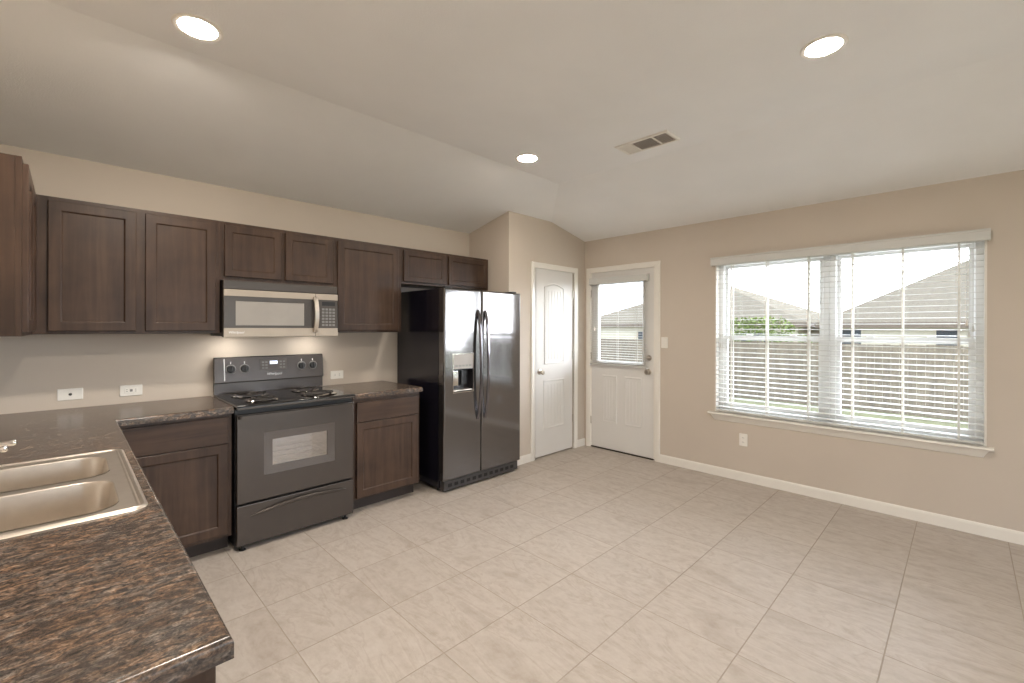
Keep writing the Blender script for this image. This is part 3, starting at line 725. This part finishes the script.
# ================================================================ PLATES
def plate_thing(name, label, cat, f, u, v, horiz, kind, group):
    w, h = (.114, .070) if horiz else (.070, .114)
    base_loc = f(u, v, 0)
    t = thing(name, label, cat, base_loc, group)
    MB(f).plate(rrect(u-w/2, u+w/2, v-h/2, v+h/2, .004, 3), [], .0004, .006, .003).build('cover_plate', PLATE, t)
    if kind == 'duplex':
        for s_ in (-1, 1):
            cu, cv = (u+s_*.020, v) if horiz else (u, v+s_*.020)
            a = MB(f).lathe([(.0165, .0062), (.0165, .0078), (.015, .0085)], (cu, cv, 0), 24).build('socket', PLATE, t)
            for q in (-1, 1):
                m = MB(f)
                if horiz: m.box(cu-.004, cu+.004, cv+q*.006-.0012, cv+q*.006+.0012, .0086, .0092)
                else: m.box(cu+q*.006-.0012, cu+q*.006+.0012, cv-.004, cv+.004, .0086, .0092)
                m.build('slot', SLOT, a)
    elif kind == 'gfci':
        a = MB(f).box(u-.034, u+.034, v-.0165, v+.0165, .0062, .0085, .001).build('socket', PLATE, t)
        for s_ in (-1, 1):
            for q in (-1, 1): MB(f).box(u+s_*.022-.004, u+s_*.022+.004, v+q*.006-.0012, v+q*.006+.0012, .0086, .0092).build('slot', SLOT, a)
        MB(f).box(u-.007, u+.007, v-.008, v+.008, .0086, .0098, .001).build('reset_button', KEYS, t)
    elif kind == 'jack':
        MB(f).lathe([(.008, .0062), (.008, .009), (.004, .0095), (.003, .013)], (u, v, 0), 16).build('jack', SLOT, t)
    elif kind == 'switch':
        MB(f).box(u-.016, u+.016, v-.033, v+.033, .0062, .009, .002).build('rocker', PLATE, t)
plate_thing('wall_plate', 'white wall plate with a single dark jack, leftmost above the sink counter', 'wall plate', NEGY(0), -.732, 1.000, True, 'jack', 'plates on the kitchen wall')
plate_thing('power_outlet', 'white sideways outlet on the kitchen wall between the jack plate and range', 'outlet', NEGY(0), -.446, .997, True, 'gfci', 'plates on the kitchen wall')
plate_thing('power_outlet', 'white sideways outlet above the short counter right of the range', 'outlet', NEGY(0), .930, 1.000, True, 'duplex', 'plates on the kitchen wall')
plate_thing('power_outlet', 'white upright outlet low on the wall under the large window', 'outlet', NEGX(W), -2.424, .381, False, 'duplex', None)
plate_thing('light_switch', 'white light switch plate on the wall right of the back door', 'switch', NEGX(W), -1.650, 1.262, False, 'switch', None)

# ================================================================ BLINDS
def slat(m, y0, y1, z, xc, w, tilt=0.0, th=.0028):
    c, s_ = math.cos(tilt)*w/2, math.sin(tilt)*w/2
    n = 4; up_ = []; dn = []
    for k in range(n+1):
        q = -1+2*k/n; cr = .0012*(1-q*q)
        up_.append((xc+q*c, z+q*s_+cr+th/2)); dn.append((xc+q*c, z+q*s_+cr-th/2))
    pr = up_+dn[::-1]
    m.loops([[(x, y, zz) for x, zz in pr] for y in (y0, y1)])
t = thing('window_blind', 'wide white horizontal slat blind hanging open across the double window', 'blind', (W, -3.07, 2.08))
m = MB(fx); m.loops([[(u, z, d) for d, z in ((.036, 2.012), (.052, 2.012), (.056, 2.020), (.056, 2.070), (.062, 2.078), (.062, 2.088), (.036, 2.088))] for u in (-3.988, -2.143)])
m.box(-3.988, -3.978, 2.012, 2.088, .001, .036); m.box(-2.153, -2.143, 2.012, 2.088, .001, .036); m.build('valence', BLINDW, t)
BX = W-.004
MB().box(BX-.024, BX+.030, -3.956, -2.182, 2.026, 2.062, .002).build('headrail', BLINDW, t)
m = MB(); z0, z1, ns = .668, 2.010, 32
for k in range(ns): slat(m, -3.956, -2.182, z0+(z1-z0)*k/(ns-1), BX, .050, .05)
m.build('slats', BLINDW, t)
MB().box(BX-.026, BX+.026, -3.956, -2.182, .624, .640, .004).build('bottom_rail', BLINDW, t)
for y in (-2.326, -2.622, -2.940, -3.237, -3.539, -3.837):
    m = MB()
    m.box(BX-.0285, BX-.0275, y-.006, y+.006, .640, 2.03); m.box(BX+.0275, BX+.0285, y-.006, y+.006, .640, 2.03)
    m.tube([(BX+.0, y+.006, .642), (BX, y+.006, 2.03)], .0013, 6); m.build('ladder_cord', CORD, t)
for i, (y, zz) in enumerate(((-3.885, 1.36), (-3.905, 1.40), (-3.875, 1.44), (-2.232, 1.24))):
    m = MB(); m.tube([(BX-.036, y, 2.02), (BX-.037, y, zz+.03)], .0013, 6); co = m.build('pull_cord', BLINDW, t)
    MB(UPZ(0)).lathe([(.003, zz+.034), (.005, zz+.030), (.008, zz), (.007, zz-.006), (.002, zz-.008)], (BX-.037, y, 0), 12).build('tassel', BLINDW if i != 2 else STEEL, co)
t = thing('door_blind', 'small white slat blind mounted on the back door glass', 'blind', (W, -1.1, 1.99))
DX = W-.030+.008
m = MB(); m.box(DX-.026, DX-.016, -1.474, -.722, 1.925, 1.995, .003); m.box(DX-.016, DX+.024, -1.474, -1.466, 1.925, 1.995); m.box(DX-.016, DX+.024, -.730, -.722, 1.925, 1.995); m.build('valence', BLINDW, t)
MB().box(DX-.012, DX+.014, -1.462, -.734, 1.945, 1.985, .002).build('headrail', BLINDW, t)
m = MB(); ns = 34
for k in range(ns): slat(m, -1.462, -.734, 1.014+(1.930-1.014)*k/(ns-1), DX-.001, .026, .06, .0018)
m.build('slats', BLINDW, t)
MB().box(DX-.014, DX+.012, -1.464, -.732, .985, 1.001, .003).build('bottom_rail', BLINDW, t)
for y in (-.86, -1.1, -1.34):
    m = MB()
    for dx in (-.0145, .0135): m.tube([(DX+dx, y, 1.0), (DX+dx, y, 1.95)], .0014, 6)
    m.build('ladder_cord', CORD, t)
for y, zz in ((-.80, 1.39), (-1.33, 1.29), (-1.36, 1.33)):
    m = MB(); m.tube([(DX-.022, y, 1.93), (DX-.022, y, zz+.03)], .0013, 6); co = m.build('pull_cord', BLINDW, t)
    MB(UPZ(0)).lathe([(.003, zz+.034), (.005, zz+.030), (.008, zz), (.007, zz-.006), (.002, zz-.008)], (DX-.022, y, 0), 12).build('tassel', STEEL, co)
for y in (-1.469, -.727): MB().box(DX-.020, DX+.0145, y-.008, y+.008, .974, .9845, .002).build('hold_down_bracket', VINYL, t)

# ================================================================ OUTSIDE
m = MB(); g = [(3.9, -.16), (8, -.32), (12.6, -.48), (18, -1.0), (60, -1.6)]
rows = [[m.bm.verts.new((x, y, z)) for x, z in g] for y in (-45, -10, 0, 10, 60)]
for a, c in zip(rows, rows[1:]):
    for k in range(len(g)-1): m.bm.faces.new((a[k], a[k+1], c[k+1], c[k]))
struct(m.build('ground_lawn', LAWN))
m = MB(); m.bm.faces.new([m.bm.verts.new(p) for p in ((-30, -40, -.17), (W+.2, -40, -.17), (W+.2, YB-.16, -.17), (-30, YB-.16, -.17))]); struct(m.build('ground_patio', LAWN))
struct(MB(UPZ(0)).box(W+.16, 7.2, -5.6, -.3, -.40, -.13, .01).build('ground_bounce_slab', SLAB))  # unseen pale slab added outside to bounce skylight onto the ceiling
t = thing('wooden_fence', 'weathered wooden privacy fence across the yard seen through the window blind', 'fence', (12.3, 0, -.62))
XF = 12.3
m = MB()
y = -14.0
while y < 22:
    h = 1.06+random.uniform(-.012, .012); m.box(XF-.009, XF+.009, y, y+.138, -.64, h); y += .143
m.build('pickets', CEDAR, t)
for z in (-.35, .25, .85): MB().box(XF+.0095, XF+.05, -14, 22, z, z+.09).build('rail', CEDAR, t)
for k in range(15): MB().box(XF+.0505, XF+.14, -14+2.5*k, -13.91+2.5*k, -.66, 1.0).build('post', CEDAR, t)

def house(label, x0, x1, y0, y1, zb, ze, pitch, wins, loc):
    t = thing('neighbor_house', label, 'house', loc, 'houses beyond the fence')
    o = .35
    MB().box(x0+o, x1-o, y0+o, y1-o, zb, ze-.02).build('wall', SIDING, t)
    hw = min(x1-x0, y1-y0)/2; zr = ze+hw*pitch
    if (x1-x0) <= (y1-y0): r = [((x0+x1)/2, y0+hw, zr), ((x0+x1)/2, y1-hw, zr)]
    else: r = [(x0+hw, (y0+y1)/2, zr), (x1-hw, (y0+y1)/2, zr)]
    m = MB(); c = [m.bm.verts.new(p) for p in ((x0, y0, ze+.001), (x1, y0, ze+.001), (x1, y1, ze+.001), (x0, y1, ze+.001))]
    same = (Vector(r[0])-Vector(r[1])).length < .01
    if (x1-x0) <= (y1-y0) and not same:
        a, b_ = m.bm.verts.new(r[0]), m.bm.verts.new(r[1])
        for fcs in ((c[0], c[1], a), (c[1], c[2], b_, a), (c[2], c[3], b_), (c[3], c[0], a, b_)): m.bm.faces.new(fcs)
    else:
        a, b_ = m.bm.verts.new(r[0]), m.bm.verts.new(r[1])
        for fcs in ((c[3], c[0], a), (c[0], c[1], b_, a), (c[1], c[2], b_), (c[2], c[3], a, b_)): m.bm.faces.new(fcs)
    m.bm.faces.new(c[::-1]); m.build('roof', ROOFM, t, 5)
    MB().rect(x0, x1, y0, y1, [(0, ze-.16), (0, ze), (.03, ze), (.03, ze-.16)]).build('fascia', FASCIA, t)
    for (ya, yb, za, zt) in wins:
        w = MB(NEGX(x0+o)).rect(ya, yb, za, zt, [(0, .0005), (0, .03), (.04, .03), (.04, .0005)]).build('window', SIDING, t)
        MB(NEGX(x0+o)).box(ya+.04, yb-.04, za+.04, zt-.04, .004, .012).build('pane', HGLASS, w)
house('nearer pale house with a tall grey hip roof in the right half of the window', 16.25, 27, -8.5, -.49, -1.1, 1.60, .585, [(-1.66, -1.06, .45, 1.44), (-3.76, -3.26, .45, 1.44)], (21, -4.5, -1.1))
house('farther pale house with a low grey hip roof in the left half of the window', 16.6, 27, -.2, 9.4, -1.1, 1.62, .42, [(1.0, 2.0, .2, 1.3), (5.0, 6.2, .2, 1.3)], (21, 4.5, -1.1))
t = thing('leafy_shrub', 'light green leafy shrub showing above the fence left of the mullion', 'shrub', (13.7, .5, -.75))
m = MB(); rr = random.Random(3)
for k in range(3200):
    a = rr.uniform(0, 2*PI); q = math.sqrt(rr.random()); zz = rr.uniform(0, 1)
    R = .75*math.sin(PI*(.18+.72*zz))+.1; x, y, z = 13.7+R*.9*q*math.cos(a), .45+2.0*R*q*math.sin(a), -.45+2.15*zz
    ax = Vector((rr.uniform(-1, 1), rr.uniform(-1, 1), rr.uniform(-.4, 1))).normalized(); sd = ax.cross(Vector((.3, .2, 1))).normalized()
    L_, w_ = .11, .035; c0 = Vector((x, y, z)); nn = ax.cross(sd)*.01
    vs = [m.bm.verts.new(c0), m.bm.verts.new(c0+ax*L_*.5+sd*w_+nn), m.bm.verts.new(c0+ax*L_), m.bm.verts.new(c0+ax*L_*.5-sd*w_+nn)]
    m.bm.faces.new(vs)
m.build('foliage', LEAF, t)
for k in range(5):
    MB().tube([(13.7, .5+.06*(k-2), -.78), (13.7+.1*(k % 2), .5+.25*(k-2), .1), (13.7, .5+.4*(k-2), .9)], [.03, .02, .008], 8).build('stem', BARK, t)
